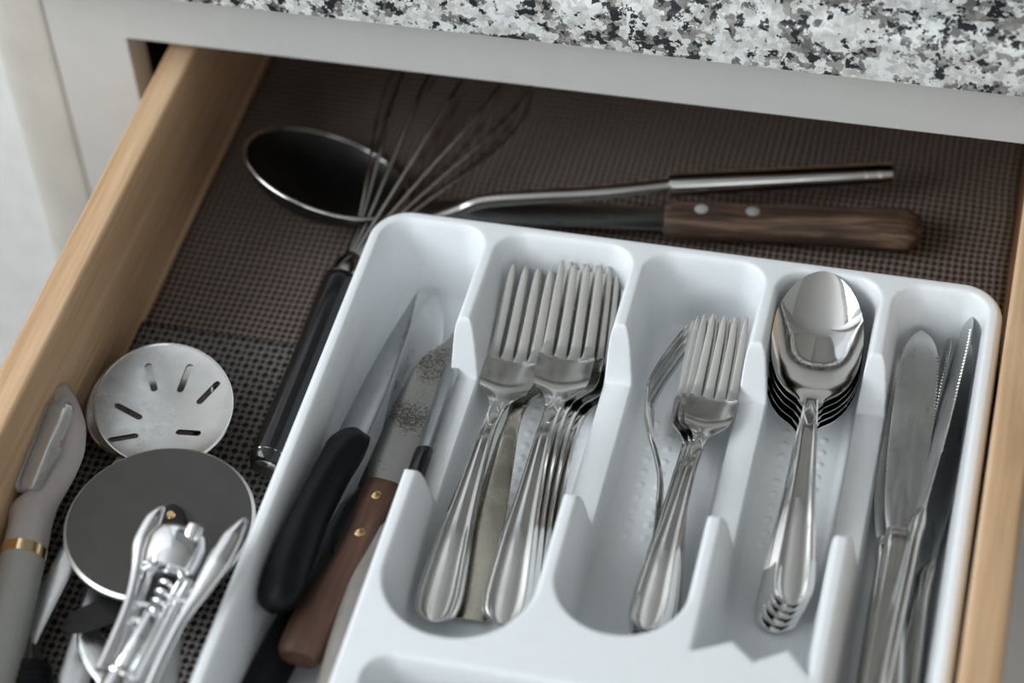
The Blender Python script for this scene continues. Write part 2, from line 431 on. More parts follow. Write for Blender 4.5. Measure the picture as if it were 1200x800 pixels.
# left wall with a window opening, unseen front wall with an opening added for fill light
struct(box('wall_left', (-1.44, -3.0, -0.80), (-1.40, 0.11, 0.58), ROOMW, None, 0))
struct(box('wall_left_upper', (-1.44, -3.0, 1.52), (-1.40, 0.11, 1.65), ROOMW, None, 0))
struct(box('wall_left_pier', (-1.44, -0.08, 0.58), (-1.40, 0.11, 1.52), ROOMW, None, 0))
struct(box('wall_left_pier', (-1.44, -3.0, 0.58), (-1.40, -1.45, 1.52), ROOMW, None, 0))
struct(box('wall_front', (1.5, -3.04, -0.80), (2.24, -3.0, 1.65), ROOMW, None, 0))
struct(box('wall_front', (-1.44, -3.04, -0.80), (-0.5, -3.0, 1.65), ROOMW, None, 0))
struct(box('wall_front_lower', (-0.5, -3.04, -0.80), (1.5, -3.0, 0.45), ROOMW, None, 0))
struct(box('wall_front_upper', (-0.5, -3.04, 1.5), (1.5, -3.0, 1.65), ROOMW, None, 0))
# upper cabinets on the far wall: what the level steel mirrors
up = empty('wall_cabinet', 'upper kitchen cabinet above the counter, out of frame, seen in the steel', 'cabinet')
UPM = plain('upper_cabinet_paint', (0.30, 0.29, 0.27), 0.5, var=0.03)
box('body', (-0.20, 0.34, 0.60), (2.2, 0.66, 1.40), UPM, up, 0.002)
for k in range(5):
    dd = box('door', (-0.19+k*0.47, 0.322, 0.61), (0.27+k*0.47, 0.34, 1.39), UPM, up, 0.003)
    tube('handle', [(0.24+k*0.47, 0.31, 0.66), (0.24+k*0.47, 0.31, 0.80)], 0.005, STEEL, dd, 10)

# ================================================================== CUTLERY TRAY
def make_tray():
    st = 0.0006
    xs = np.arange(-0.0015, 0.2975, st); ys = np.arange(-0.3345, 0.0020, st)
    X, Y = np.meshgrid(xs, ys)
    H = 0.050; FL = 0.006
    def rrect(x0, x1, y0, y1, rf, rb):
        """inside distance (positive inside) of a rectangle with front radius rf and back radius rb"""
        cx, cy = (x0+x1)/2, (y0+y1)/2
        r = np.where(Y < cy, rf, rb)
        qx = np.abs(X-cx)-(x1-x0)/2+r; qy = np.abs(Y-cy)-(y1-y0)/2+r
        return -(np.hypot(np.maximum(qx, 0), np.maximum(qy, 0)) + np.minimum(np.maximum(qx, qy), 0) - r)
    prof = [(-0.0012, 0), (0.0, 0.006), (0.0012, 0.05), (0.0022, 0.15), (0.0050, 0.80), (0.0063, 0.935), (0.0080, 0.99), (0.0095, 1.0)]
    def cut(d, depth=H-FL): return H - depth*interp(prof, d)
    cs = [0.0595, 0.1293, 0.1905, 0.2430]; hw = 0.0022
    L = 0.0068; Rr = 0.2885; Bk = -0.0068
    h = np.full(X.shape, H)
    h = np.minimum(h, cut(rrect(L, cs[0]-hw, -0.324, Bk, 0.010, 0.014)))
    h = np.minimum(h, cut(rrect(cs[0]+hw, cs[1]-hw, -0.2370, Bk, 0.0325, 0.014)))
    h = np.minimum(h, cut(rrect(cs[1]+hw, cs[2]-hw, -0.2225, Bk, 0.0280, 0.014)))
    # fourth compartment with its jagged front edge
    zx = [0.1800, 0.1945, 0.2085, 0.2180, 0.2305, 0.2395, 0.2500]; zy = [-0.2270, -0.2235, -0.2165, -0.2245, -0.2165, -0.2265, -0.2265]
    zz = np.interp(X, zx, zy)
    d4 = np.minimum(rrect(cs[2]+hw, cs[3]-hw, -0.240, Bk, 0.004, 0.014), (Y-zz)*0.72)
    h = np.minimum(h, cut(np.where((X > cs[2]) & (X < cs[3]), d4, -1)))
    h = np.minimum(h, cut(rrect(cs[3]+hw, Rr, -0.324, Bk, 0.010, 0.014)))
    h = np.minimum(h, cut(rrect(0.0680, 0.2375, -0.324, -0.2485, 0.012, 0.012)))
    # scooped middle of each divider
    for c, yb in zip(cs, (-0.0655, -0.0565, -0.0560, -0.0530)):
        sm = lambda t: np.clip(t, 0, 1)**2*(3-2*np.clip(t, 0, 1))
        inn = sm((Y+0.1560)/0.0095)*sm((yb+0.001-Y)/0.0105)
        lim = H - (H-0.0205)*inn
        m_ = np.abs(X-c) < 0.012
        rnd = 0.0010*np.clip(np.abs(X-c)/0.007, 0, 1)**2
        l2 = lim-rnd*inn; kk = 0.0045*inn+1e-6
        t_ = np.clip(0.5+0.5*(l2-h)/kk, 0, 1)
        h = np.where(m_, l2*(1-t_)+h*t_-kk*t_*(1-t_)*0.9, h)
    # outer lip
    do = rrect(0.0, 0.2952, -0.333, 0.0, 0.020, 0.020)
    lip = [(-0.0012, 0.002), (0.0, 0.020), (0.0004, 0.040), (0.0011, 0.0462), (0.0022, 0.0488), (0.0036, 0.0499), (0.0050, 0.0502)]
    h = np.minimum(h, interp(lip, do))
    # raised dots on the compartment floors
    rows = [(0.0930, -0.0680), (0.1142, -0.0650), (0.1484, -0.0729), (0.1564, -0.0728), (0.2070, -0.0671), (0.2241, -0.0687)]
    for rx, ry in rows:
        for k in range(10):
            xx = rx; yy = ry - 0.0073*k
            rr = np.hypot(X-xx, Y-yy)
            h = h + np.where(rr < 0.0018, 0.0006*np.sqrt(np.clip(1-(rr/0.0018)**2, 0, 1)), 0)
    ny, nx = X.shape
    V = np.stack([X, Y, h], -1).reshape(-1, 3)
    idx = np.arange(nx*ny).reshape(ny, nx)
    Q = np.stack([idx[:-1, :-1], idx[:-1, 1:], idx[1:, 1:], idx[1:, :-1]], -1).reshape(-1, 4)
    hm = h.reshape(-1)[Q].max(1); Q = Q[hm > 0.0035]
    used = np.unique(Q); re = np.full(nx*ny, -1); re[used] = np.arange(len(used)); Q = re[Q]; V = V[used]
    me = bpy.data.meshes.new('cutlery_tray')
    me.vertices.add(len(V)); me.vertices.foreach_set('co', V.astype(np.float32).ravel())
    me.loops.add(Q.size); me.loops.foreach_set('vertex_index', Q.astype(np.int32).ravel())
    me.polygons.add(len(Q)); me.polygons.foreach_set('loop_start', np.arange(0, Q.size, 4, dtype=np.int32))
    me.polygons.foreach_set('loop_total', np.full(len(Q), 4, dtype=np.int32))
    me.update(calc_edges=True); me.validate()
    o = link('cutlery_tray', me, WHITE, None, True, None)
    return tag(o, 'white moulded plastic cutlery tray with five long compartments and a jagged front edge', 'tray')
make_tray()

# ================================================================== FORKS
ZF = [(0, 0.0015), (0.010, 0.0035), (0.050, 0.0105), (0.090, 0.0118), (0.110, 0.0085), (0.122, 0.0050), (0.136, 0.0018), (0.148, 0.0022), (0.160, 0.0058), (0.175, 0.0130), (0.192, 0.0225)]
def make_fork(name, label, style='threaded', mat=None):
    mat = mat or STEEL
    r = empty(name, label, 'fork')
    if style == 'threaded':
        wk = [(0, 0.0020), (0.0015, 0.0060), (0.005, 0.0092), (0.011, 0.0102), (0.030, 0.0088), (0.060, 0.0058), (0.090, 0.0040), (0.112, 0.0034), (0.122, 0.0046)]
        sheet('handle', lin(0, 0.006, 6)+lin(0.008, 0.122, 30), wk, wk, ZF, [(0, 0.0016), (0.01, 0.0022), (0.09, 0.0030), (0.122, 0.0026)], mat, r, 25,
              ridge=[(0, 0.0), (0.004, 0.0011), (0.09, 0.0006), (0.110, 0.0)])
        pat = sheet('shoulder_pattern', lin(0.104, 0.1185, 8), [(0.104, 0.0012), (0.111, 0.0030), (0.1185, 0.0010)], [(0.104, 0.0012), (0.111, 0.0030), (0.1185, 0.0010)],
                    [(y, z+0.0013) for y, z in ZF], [(0.1, 0.0012), (0.12, 0.0012)], mat, r, 7)
    else:
        wk = [(0, 0.0075), (0.001, 0.0082), (0.004, 0.0084), (0.040, 0.0078), (0.085, 0.0050), (0.108, 0.0034), (0.122, 0.0046)]
        sheet('handle', lin(0, 0.006, 5)+lin(0.01, 0.122, 24), wk, wk, ZF, [(0, 0.0020), (0.09, 0.0026), (0.122, 0.0024)], mat, r, 9)
    ww = [(0.116, 0.0036), (0.121, 0.0046), (0.127, 0.0085), (0.132, 0.0118), (0.138, 0.0130), (0.1500, 0.0130), (0.160, 0.0128)]
    cup = [(0.116, 0.0), (0.126, 0.0018), (0.140, 0.0026), (0.152, 0.0020), (0.192, 0.0008)]
    hd = sheet('head', lin(0.117, 0.1500, 22), ww, ww, ZF, [(0.116, 0.0024), (0.130, 0.0017), (0.152, 0.0016)], mat, r, 15, cup=cup, edge=0.8)
    for k in range(4):
        u = (k-1.5)*0.00655
        cu = lambda y: float(interp(cup, y))*(u/0.013)**2
        sheet('tine', lin(0.1490, 0.188, 16)+[0.190, 0.1915, 0.192], [(0.149, 0.0034), (0.153, 0.0024), (0.180, 0.0019), (0.188, 0.0014), (0.191, 0.0009), (0.192, 0.0004)],
              [(0.149, 0.0034), (0.153, 0.0024), (0.180, 0.0019), (0.188, 0.0014), (0.191, 0.0009), (0.192, 0.0004)],
              [(y, float(interp(ZF, y))+cu(y)) for y in (0.149, 0.155, 0.160, 0.167, 0.175, 0.183, 0.192)], [(0.149, 0.0018), (0.19, 0.0014), (0.192, 0.0008)], mat, hd, 7,
              xoff=[(0.149, u), (0.192, u*0.92)], edge=0.85)
    return r
FA, FB = (0, 0, 0.0015), (0, 0.192, 0.0225)
fork = make_fork('dinner_fork', 'dinner fork lying on top of the right-hand pile in the second compartment')
fork['group'] = 'dinner forks in the second compartment'
place(fork, (0.1095, -0.2046, 0.0190), (0.1021, -0.0143, 0.0420), FA, FB, 0.0)
g = 'dinner forks in the second compartment'
for (A, B, roll, lab) in [
    ((0.1113, -0.2034, 0.0155), (0.1048, -0.0086, 0.0375), -0.03, 'dinner fork directly under the top fork of the right-hand pile, tines in its gaps'),
    ((0.1134, -0.1994, 0.0120), (0.1084, -0.0091, 0.0330), -0.04, 'dinner fork third from the top of the right-hand pile, edge showing on the right'),
    ((0.1153, -0.1942, 0.0085), (0.1129, -0.0099, 0.0290), -0.05, 'lowest dinner fork of the right-hand pile, one tine showing alone at the far right'),
    ((0.0797, -0.2059, 0.0140), (0.0788, -0.0164, 0.0370), 0.03, 'dinner fork on top at the left of the second compartment, fan-shaped handle end')]:
    f = copy_tree(fork); place(f, A, B, FA, FB, roll); f['label'] = lab; f['group'] = g
fp = make_fork('dinner_fork', 'plain square-ended fork with a yellowish worn handle under the left dinner fork', 'plain', STEELOLD)
fp['group'] = g
place(fp, (0.0925, -0.1983, 0.0090), (0.0831, -0.0078, 0.0310), FA, FB, 0.0)

s0 = copy_tree(fork); s0.name = 'salad_fork'; s0['label'] = 'small salad fork on top of the pile in the third compartment'
g = 'salad forks in the third compartment'; s0['group'] = g
place(s0, (0.1683, -0.1950, 0.0185), (0.1750, -0.0339, 0.0410), FA, FB, -0.04)
for i, (A, B, roll, lab) in enumerate([
    ((0.1693, -0.1930, 0.0155), (0.1707, -0.0313, 0.0375), 0.0, 'small salad fork second from the top of its pile, bowl edge showing to the left'),
    ((0.1676, -0.1921, 0.0120), (0.1675, -0.0307, 0.0345), 0.02, 'small salad fork third from the top of its pile in the third compartment'),
    ((0.1717, -0.1873, 0.0085), (0.1650, -0.0299, 0.0310), 0.03, 'lowest small salad fork of the pile in the third compartment')]):
    f = copy_tree(s0); place(f, A, B, FA, FB, roll); f['label'] = lab
f = copy_tree(s0); f['label'] = 'salad fork standing on its side against the left of the salad fork pile'
place(f, (0.1623, -0.1942, 0.0140), (0.1558, -0.0356, 0.0260), FA, FB, 1.52)

# ================================================================== SPOONS
def make_spoon(name, label):
    r = empty(name, label, 'spoon')
    Z = [(0, 0.0015), (0.010, 0.0032), (0.050, 0.0100), (0.085, 0.0112), (0.100, 0.0095), (0.110, 0.0078), (0.116, 0.0072)]
    wk = [(0, 0.0020), (0.0015, 0.0058), (0.005, 0.0088), (0.011, 0.0098), (0.030, 0.0084), (0.060, 0.0056), (0.090, 0.0040), (0.108, 0.0034), (0.116, 0.0034)]
    sheet('handle', lin(0, 0.006, 6)+lin(0.008, 0.107, 28), wk, wk, Z, [(0, 0.0016), (0.01, 0.0022), (0.09, 0.0032), (0.107, 0.0022)], STEEL2, r, 25,
          ridge=[(0, 0.0), (0.004, 0.0011), (0.09, 0.0005), (0.106, 0.0)])
    sheet('shoulder_pattern', lin(0.090, 0.105, 8), [(0.090, 0.0012), (0.098, 0.0030), (0.105, 0.0010)], [(0.090, 0.0012), (0.098, 0.0030), (0.105, 0.0010)],
          [(y, z+0.0013) for y, z in Z], [(0.09, 0.0012), (0.12, 0.0012)], STEEL2, r, 7)
    # bowl: rim curve and dish
    y0, y1 = 0.103, 0.180
    ys = [y0 + (y1-y0)*(1-math.cos(PI*i/34))/2 for i in range(35)]
    def w(y):
        t = (y-y0)/(y1-y0)
        return max(0.0006, float(interp([(0, 0.0034), (0.045, 0.0062), (0.11, 0.0126), (0.21, 0.0178), (0.36, 0.0210), (0.50, 0.0217), (0.66, 0.0208), (0.80, 0.0172), (0.90, 0.0125), (0.96, 0.0078), (0.99, 0.0036), (1, 0.0010)], t)))
    def rim(y):
        t = (y-y0)/(y1-y0)
        return float(interp([(0, 0.0080), (0.15, 0.0082), (0.5, 0.0090), (1, 0.0125)], t))
    def dep(y):
        t = (y-y0)/(y1-y0)
        return float(interp([(0, 0.0002), (0.10, 0.0022), (0.25, 0.0064), (0.42, 0.0092), (0.6, 0.0090), (0.8, 0.0060), (0.93, 0.0024), (1, 0.0)], t))
    nu = 25; us = np.sin(np.linspace(-PI/2, PI/2, nu)); V = []; Fc = []
    for y in ys:
        top = []; bot = []
        for u in us:
            z = rim(y) - dep(y)*(1-abs(u)**2.3)
            top.append((u*w(y), y, z+0.0008)); bot.append((u*w(y), y, z-0.0013))
        V += top + bot[::-1]
    n = 2*nu
    for i in range(len(ys)-1):
        for j in range(n):
            k = (j+1) % n; Fc.append((i*n+j, i*n+k, (i+1)*n+k, (i+1)*n+j))
    for base in (0, (len(ys)-1)*n):
        for j in range(nu-1): Fc.append((base+j, base+j+1, base+n-2-j, base+n-1-j))
    mesh('bowl', V, Fc, STEEL2, r, True, 60)
    return r
SA, SB = (0, 0, 0.0015), (0, 0.180, 0.0125)
sp = make_spoon('tablespoon', 'polished tablespoon on top of the spoon stack in the fourth compartment')
g = 'tablespoons stacked in the fourth compartment'; sp['group'] = g
place(sp, (0.2250, -0.1729, 0.0215), (0.2131, -0.0072, 0.0500), SA, SB, 0.05)
labs = ['tablespoon second from the top of the stack', 'tablespoon in the middle of the stack of five', 'tablespoon second from the bottom of the stack', 'lowest tablespoon of the stack, resting on the tray floor']
for i, (A, B) in enumerate([((0.2239, -0.1744, 0.0185), (0.2133, -0.0071, 0.0455)), ((0.2229, -0.1760, 0.0155), (0.2134, -0.0070, 0.0410)),
                            ((0.2214, -0.1776, 0.0120), (0.2132, -0.0070, 0.0365)), ((0.2200, -0.1789, 0.0085), (0.2134, -0.0069, 0.0320))]):
    f = copy_tree(sp); place(f, A, B, SA, SB, 0.04-0.02*i); f['label'] = labs[i]

# ================================================================== TABLE KNIVES
def make_table_knife(name, label):
    r = empty(name, label, 'knife')
    ysb = lin(0.118, 0.222, 30)+[0.226, 0.229, 0.2315, 0.2335, 0.235]
    wl = [(0.118, 0.0050), (0.128, 0.0066), (0.140, 0.0078), (0.170, 0.0088), (0.200, 0.0084), (0.220, 0.0072), (0.229, 0.0048), (0.2335, 0.0022), (0.235, 0.0004)]
    wr = [(0.118, 0.0050), (0.128, 0.0060), (0.150, 0.0082), (0.180, 0.0096), (0.205, 0.0098), (0.222, 0.0086), (0.230, 0.0060), (0.2335, 0.0036), (0.235, 0.0010)]
    Z = [(0, 0.0045), (0.118, 0.0045), (0.235, 0.0030)]
    sheet('blade', ysb, wl, wr, Z, [(0.118, 0.0030), (0.128, 0.0018), (0.235, 0.0011)], BLADE, r, 13, edge=0.25)
    # fine teeth along the cutting edge
    V = []; Fc = []
    for k in range(38):
        y = 0.150+0.0019*k; x = float(interp(wr, y)); s = len(V)
        V += [(x-0.0006, y-0.0008, 0.0038), (x+0.0006, y, 0.0038), (x-0.0006, y+0.0008, 0.0038), (x-0.0006, y, 0.0044)]
        Fc += [(s, s+1, s+3), (s+1, s+2, s+3), (s, s+2, s+1)]
    o = mesh('serration', V, Fc, STEEL, r, False, None); o['kind'] = 'stuff'
    wk = [(0, 0.0040), (0.002, 0.0078), (0.006, 0.0098), (0.014, 0.0102), (0.040, 0.0090), (0.080, 0.0066), (0.108, 0.0050), (0.113, 0.0056), (0.119, 0.0056), (0.121, 0.0050)]
    sheet('handle', lin(0, 0.006, 5)+lin(0.01, 0.108, 22)+[0.111, 0.114, 0.118, 0.121], wk, wk, Z, [(0, 0.0026), (0.006, 0.0055), (0.05, 0.0068), (0.108, 0.0056), (0.114, 0.0066), (0.121, 0.0034)], STEEL, r, 15,
          ridge=[(0, 0.0), (0.01, 0.0007), (0.1, 0.0005), (0.112, 0)], edge=0.2)
    return r
KA, KB = (0, 0, 0.0045), (0, 0.235, 0.003)
tk = make_table_knife('table_knife', 'table knife lying flat on top at the left of the fifth compartment, blade water-spotted')
g = 'table knives in the fifth compartment'; tk['group'] = g
def dirpt(A, B, L):   # extend from the tip B through A to the full knife length
    A, B = Vector(A), Vector(B); return tuple(B + (A-B).normalized()*L)
place(tk, dirpt((0.2645, -0.1392, 0.0250), (0.2590, -0.0156, 0.0290), 0.233), (0.2590, -0.0156, 0.0290), KA, KB, 0.02)
for (A, B, roll, lab) in [
    ((0.2695, -0.1602, 0.0270), (0.2791, -0.0074, 0.0340), -1.15, 'table knife leaning on its edge at the right of the fifth compartment, toothed edge up'),
    ((0.2643, -0.1459, 0.0130), (0.2717, -0.0109, 0.0210), -1.30, 'shadowed table knife on edge between the flat knife and the right-hand leaning knife'),
    ((0.2604, -0.1320, 0.0120), (0.2520, -0.0112, 0.0150), 0.10, 'table knife lying under the flat top knife, its left edge showing'),
    ((0.2782, -0.1246, 0.0130), (0.2810, -0.0217, 0.0160), -0.85, 'lowest table knife at the right of the fifth compartment, blade hidden')]:
    f = copy_tree(tk); place(f, dirpt(A, B, 0.233), B, KA, KB, roll); f['label'] = lab

# ================================================================== KITCHEN KNIVES (first compartment)
def rivet(parent, x, y, z, rad, mat=None, h=0.0008):
    V = []; n = 14; Fc = []
    for rr, zz in ((rad, z-0.001), (rad, z+h*0.5), (rad*0.7, z+h)):
        V += [(x+rr*math.cos(2*PI*i/n), y+rr*math.sin(2*PI*i/n), zz) for i in range(n)]
    for a in (0, n):
        Fc += [(a+i, a+(i+1) % n, a+n+(i+1) % n, a+n+i) for i in range(n)]
    Fc.append(tuple(2*n+i for i in range(n)))
    return mesh('rivet', V, Fc, mat or BRASS, parent, True, 50)

# black-handled utility knife
r = empty('kitchen_knife', 'narrow knife with a thick black plastic handle at the left of the first compartment', 'knife')
sheet('blade', lin(0.096, 0.185, 24)+[0.190, 0.194, 0.197], [(0.096, 0.0085), (0.130, 0.0075), (0.165, 0.0050), (0.185, 0.0022), (0.197, 0.0002)],
      [(0.096, 0.0085), (0.13, 0.0078), (0.165, 0.0050), (0.185, 0.0022), (0.197, 0.0002)], [(0.096, 0.010), (0.197, 0.010)], [(0.096, 0.0026), (0.19, 0.0016), (0.197, 0.0008)], BLADED, r, 11, edge=0.15)
sheet('handle', [0, 0.0015, 0.004, 0.007]+lin(0.011, 0.096, 22)+[0.099, 0.1015, 0.103],
      [(0, 0.003), (0.004, 0.0082), (0.012, 0.0098), (0.03, 0.0092), (0.06, 0.0076), (0.085, 0.0084), (0.096, 0.0096), (0.101, 0.0085), (0.103, 0.0050)],
      [(0, 0.003), (0.004, 0.0085), (0.012, 0.0102), (0.03, 0.0090), (0.055, 0.0074), (0.075, 0.0078), (0.090, 0.0100), (0.098, 0.0108), (0.103, 0.0050)],
      [(0, 0.010), (0.05, 0.0125), (0.103, 0.010)], [(0, 0.005), (0.006, 0.014), (0.02, 0.0185), (0.06, 0.0175), (0.09, 0.0155), (0.103, 0.0070)], BLACKP, r, 17, edge=0.05)
place(r, (0.0189, -0.2245, 0.0360), (0.0277, -0.0327, 0.0290), (0, 0.004, 0.010), (0, 0.197, 0.010), -0.35)

# wooden-handled steak-style knife with stained blade
r = empty('kitchen_knife', 'broad stained knife with a riveted reddish wooden handle in the first compartment', 'knife')
sheet('blade', lin(0.098, 0.185, 24)+[0.190, 0.195, 0.199, 0.2015, 0.203], [(0.098, 0.0115), (0.150, 0.0120), (0.175, 0.0105), (0.190, 0.0062), (0.199, 0.0005), (0.203, -0.0050)],
      [(0.098, 0.0095), (0.19, 0.0095), (0.200, 0.0088), (0.203, 0.0070)], [(0.098, 0.008), (0.203, 0.008)], [(0.098, 0.0020), (0.203, 0.0012)], STAINED, r, 13, edge=0.2)
sheet('handle', [0, 0.001, 0.003]+lin(0.006, 0.102, 24), [(0, 0.0085), (0.003, 0.0105), (0.02, 0.0115), (0.05, 0.0092), (0.075, 0.0082), (0.095, 0.0088), (0.102, 0.0085)],
      [(0, 0.0075), (0.003, 0.0095), (0.02, 0.0095), (0.05, 0.0082), (0.08, 0.0082), (0.097, 0.0100), (0.102, 0.0095)], [(0, 0.008), (0.102, 0.008)],
      [(0, 0.010), (0.006, 0.0140), (0.05, 0.0150), (0.098, 0.0125), (0.102, 0.0110)], WALNUT, r, 15, edge=0.35,
      xoff=[(0, -0.0030), (0.03, -0.0015), (0.06, 0.0012), (0.102, 0.0)])
rivet(r, 0.0005, 0.091, 0.0145, 0.0024, BRASS); rivet(r, 0.0008, 0.068, 0.0153, 0.0024, BRASS)
place(r, (0.0362, -0.2424, 0.0240), (0.0502, -0.0488, 0.0200), (0, 0, 0.008), (0.003, 0.203, 0.008), 0.05)

# grey-handled knife whose tip shows beyond the others
r = empty('kitchen_knife', 'knife with a grey-brown handle against the first divider, its bright tip furthest back', 'knife')
sheet('blade', lin(0.084, 0.205, 24)+[0.212, 0.218, 0.223, 0.226], [(0.084, 0.0060), (0.19, 0.0080), (0.210, 0.0058), (0.226, 0.0005)], [(0.084, 0.0060), (0.19, 0.0090), (0.210, 0.0068), (0.222, 0.0026), (0.226, 0.0005)],
      [(0.084, 0.006), (0.226, 0.006)], [(0.084, 0.002), (0.226, 0.001)], BLADE, r, 9, edge=0.2)
sheet('handle', [-0.02, -0.018, -0.015]+lin(0.0, 0.080, 18)+[0.084, 0.0865, 0.088], [(-0.02, 0.004), (-0.015, 0.0080), (0.05, 0.0070), (0.082, 0.0066), (0.088, 0.0030)], [(-0.02, 0.004), (-0.015, 0.0080), (0.05, 0.0070), (0.082, 0.0066), (0.088, 0.0030)],
      [(-0.02, 0.006), (0.088, 0.006)], [(-0.02, 0.006), (-0.01, 0.011), (0.080, 0.010), (0.088, 0.005)], GREYH, r, 13, edge=0.1)
place(r, (0.0538, -0.2560, 0.0270), (0.0293, -0.0160, 0.0130), (0, 0, 0.006), (0, 0.226, 0.006), 0.1)

# slim paring knife with black ferrule by the divider post
r = empty('paring_knife', 'slim knife with a black collar, blue-grey blade leaning on the first divider beside its post', 'knife')
sheet('blade', lin(0.090, 0.150, 18)+[0.155, 0.159, 0.162], [(0.09, 0.0042), (0.135, 0.0046), (0.150, 0.0035), (0.162, 0.0003)], [(0.09, 0.0042), (0.140, 0.0042), (0.162, 0.0003)],
      [(0.09, 0.006), (0.162, 0.006)], [(0.09, 0.0030), (0.13, 0.0024), (0.162, 0.0010)], BLADED, r, 9, edge=0.1, angle=25)
sheet('handle', [0, 0.002, 0.005]+lin(0.01, 0.088, 16)+[0.0905, 0.092], [(0, 0.003), (0.005, 0.0052), (0.05, 0.0046), (0.088, 0.0046), (0.092, 0.0044)], [(0, 0.003), (0.005, 0.0052), (0.05, 0.0046), (0.088, 0.0046), (0.092, 0.0044)],
      [(0, 0.006), (0.092, 0.006)], [(0, 0.005), (0.01, 0.008), (0.088, 0.0072), (0.092, 0.006)], BLACKG, r, 13, edge=0.1)
place(r, dirpt((0.0544, -0.1319, 0.0240), (0.0531, -0.0546, 0.0220), 0.158), (0.0531, -0.0546, 0.0220), (0, 0, 0.006), (0, 0.162, 0.006), -0.35)

# another black handle low at the front of the compartment
r = empty('kitchen_knife', 'knife with a flat black handle lying lowest at the front of the first compartment', 'knife')
sheet('blade', lin(0.100, 0.17, 10)+[0.175, 0.18], [(0.1, 0.007), (0.16, 0.006), (0.18, 0.0005)], [(0.1, 0.007), (0.16, 0.006), (0.18, 0.0005)], [(0.1, 0.005), (0.18, 0.005)], [(0.1, 0.002), (0.18, 0.001)], BLADED, r, 7, edge=0.2)
sheet('handle', [0, 0.002, 0.005]+lin(0.01, 0.100, 14)+[0.104], [(0, 0.004), (0.005, 0.0095), (0.1, 0.0085), (0.104, 0.006)], [(0, 0.004), (0.005, 0.0095), (0.1, 0.0085), (0.104, 0.006)],
      [(0, 0.005), (0.104, 0.005)], [(0, 0.006), (0.01, 0.010), (0.1, 0.010), (0.104, 0.006)], BLACKP, r, 11, edge=0.15)
place(r, dirpt((0.0205, -0.2464, 0.0160), (0.0305, -0.1356, 0.0140), 0.178), (0.0305, -0.1356, 0.0140), (0, 0, 0.005), (0, 0.18, 0.005), 0.0)

# ================================================================== BEHIND THE TRAY
# balloon whisk
r = empty('balloon_whisk', 'wire balloon whisk with a glossy black handle lying between the drawer side and the tray', 'whisk')
A = Vector((-0.0149, -0.1413, 0.0150)); B = Vector((-0.0127, -0.0220, 0.0210))
ax = (B-A); Lh = ax.length
hp = [A + ax*t for t in (0, 0.012, 0.04, 0.08, 0.2, 0.5, 0.8, 0.93, 0.985, 1.0)]
tube('handle', hp, [0.0045, 0.0075, 0.0092, 0.0095, 0.0092, 0.0088, 0.0090, 0.0092, 0.0080, 0.0055], BLACKG, r, 20)
tube('end_cap', [A + ax*t for t in (-0.01, 0.0, 0.03, 0.055)], [0.0030, 0.0060, 0.0082, 0.0094], STEEL, r, 16)
tube('collar', [A + ax*t for t in (0.97, 1.0, 1.05, 1.10)], [0.0086, 0.0080, 0.0066, 0.0040], STEEL, r, 16)
B2 = B + ax.normalized()*0.010
T = Vector((0.022, 0.152, 0.036)); axis = (T-B2).normalized()
side = axis.cross(Vector((0, 0, 1))).normalized(); upv = side.cross(axis).normalized(); Lw = (T-B2).length
for i in range(6):
    a = PI*i/6 + 0.22
    dv = side*math.cos(a)*0.036 + upv*math.sin(a)*0.026
    ctrl = []
    for t, w_ in ((0, 0.06), (0.15, 0.22), (0.35, 0.52), (0.55, 0.84), (0.75, 1.0), (0.9, 0.86), (0.985, 0.45), (1.0, 0.0)):
        ctrl.append(B2 + axis*Lw*t*(1-0.03*(i % 3)) + dv*w_)
    ctrl2 = [B2 + axis*((c-B2).dot(axis)) - ((c-B2) - axis*((c-B2).dot(axis))) for c in ctrl[:-1]][::-1]
    tube('wire', curvepts(ctrl+ctrl2, 60), 0.00085, STEEL, r, 8, closed_ends=False)

# ladle
r = empty('soup_ladle', 'dark steel ladle lying across the back of the drawer, bowl behind the whisk', 'ladle')
A = Vector((0.1267, 0.0657, 0.0220)); B = Vector((0.2324, 0.0937, 0.0220))
ax = B-A
tube('handle', [A+ax*t for t in (0, 0.004, 0.02, 0.5, 0.93, 0.995, 1.0)], [0.0040, 0.0052, 0.0058, 0.0056, 0.0054, 0.0050, 0.0040], STEEL, r, 20)
for t in (0.88, 0.94): tube('ring', [A+ax*(t-0.006), A+ax*t, A+ax*(t+0.006)], [0.0055, 0.00575, 0.0055], STEEL, r, 20)
rod = [A+ax*0.005, Vector((0.0939, 0.0541, 0.0220)), Vector((0.0614, 0.0462, 0.0210)), Vector((0.0385, 0.0421, 0.0180)), Vector((0.0233, 0.0371, 0.0120)), Vector((0.0046, 0.0284, 0.0100)), Vector((-0.0185, 0.0189, 0.0150))]
tube('rod', curvepts(rod, 40), 0.0036, STEEL, r, 12)
cen = Vector((-0.0385, 0.0370, 0.0290)); Rb = 0.0415
nrm = Vector((0.30, 0.35, 0.90)).normalized(); sx = nrm.cross(Vector((0, 0, 1))).normalized(); sy = nrm.cross(sx)
V = []; Fc = []; nr, na = 14, 48
for shell, off in ((0, 0.0), (1, 0.0010)):
    for i in range(nr+1):
        ph = (PI*0.42)*(1-i/nr)
        rr = (Rb+off)*math.sin(ph)/math.sin(PI*0.42); hh = -(Rb+off)*(math.cos(ph)-math.cos(PI*0.42))*0.62
        for j in range(na):
            a = 2*PI*j/na; V.append(cen + sx*rr*math.cos(a) + sy*rr*math.sin(a) + nrm*hh)
    o0 = shell*(nr+1)*na
    for i in range(nr):
        for j in range(na):
            k = (j+1) % na; Fc.append((o0+i*na+j, o0+i*na+k, o0+(i+1)*na+k, o0+(i+1)*na+j))
mesh('bowl', V, Fc, BLACKM, r, True, 60)
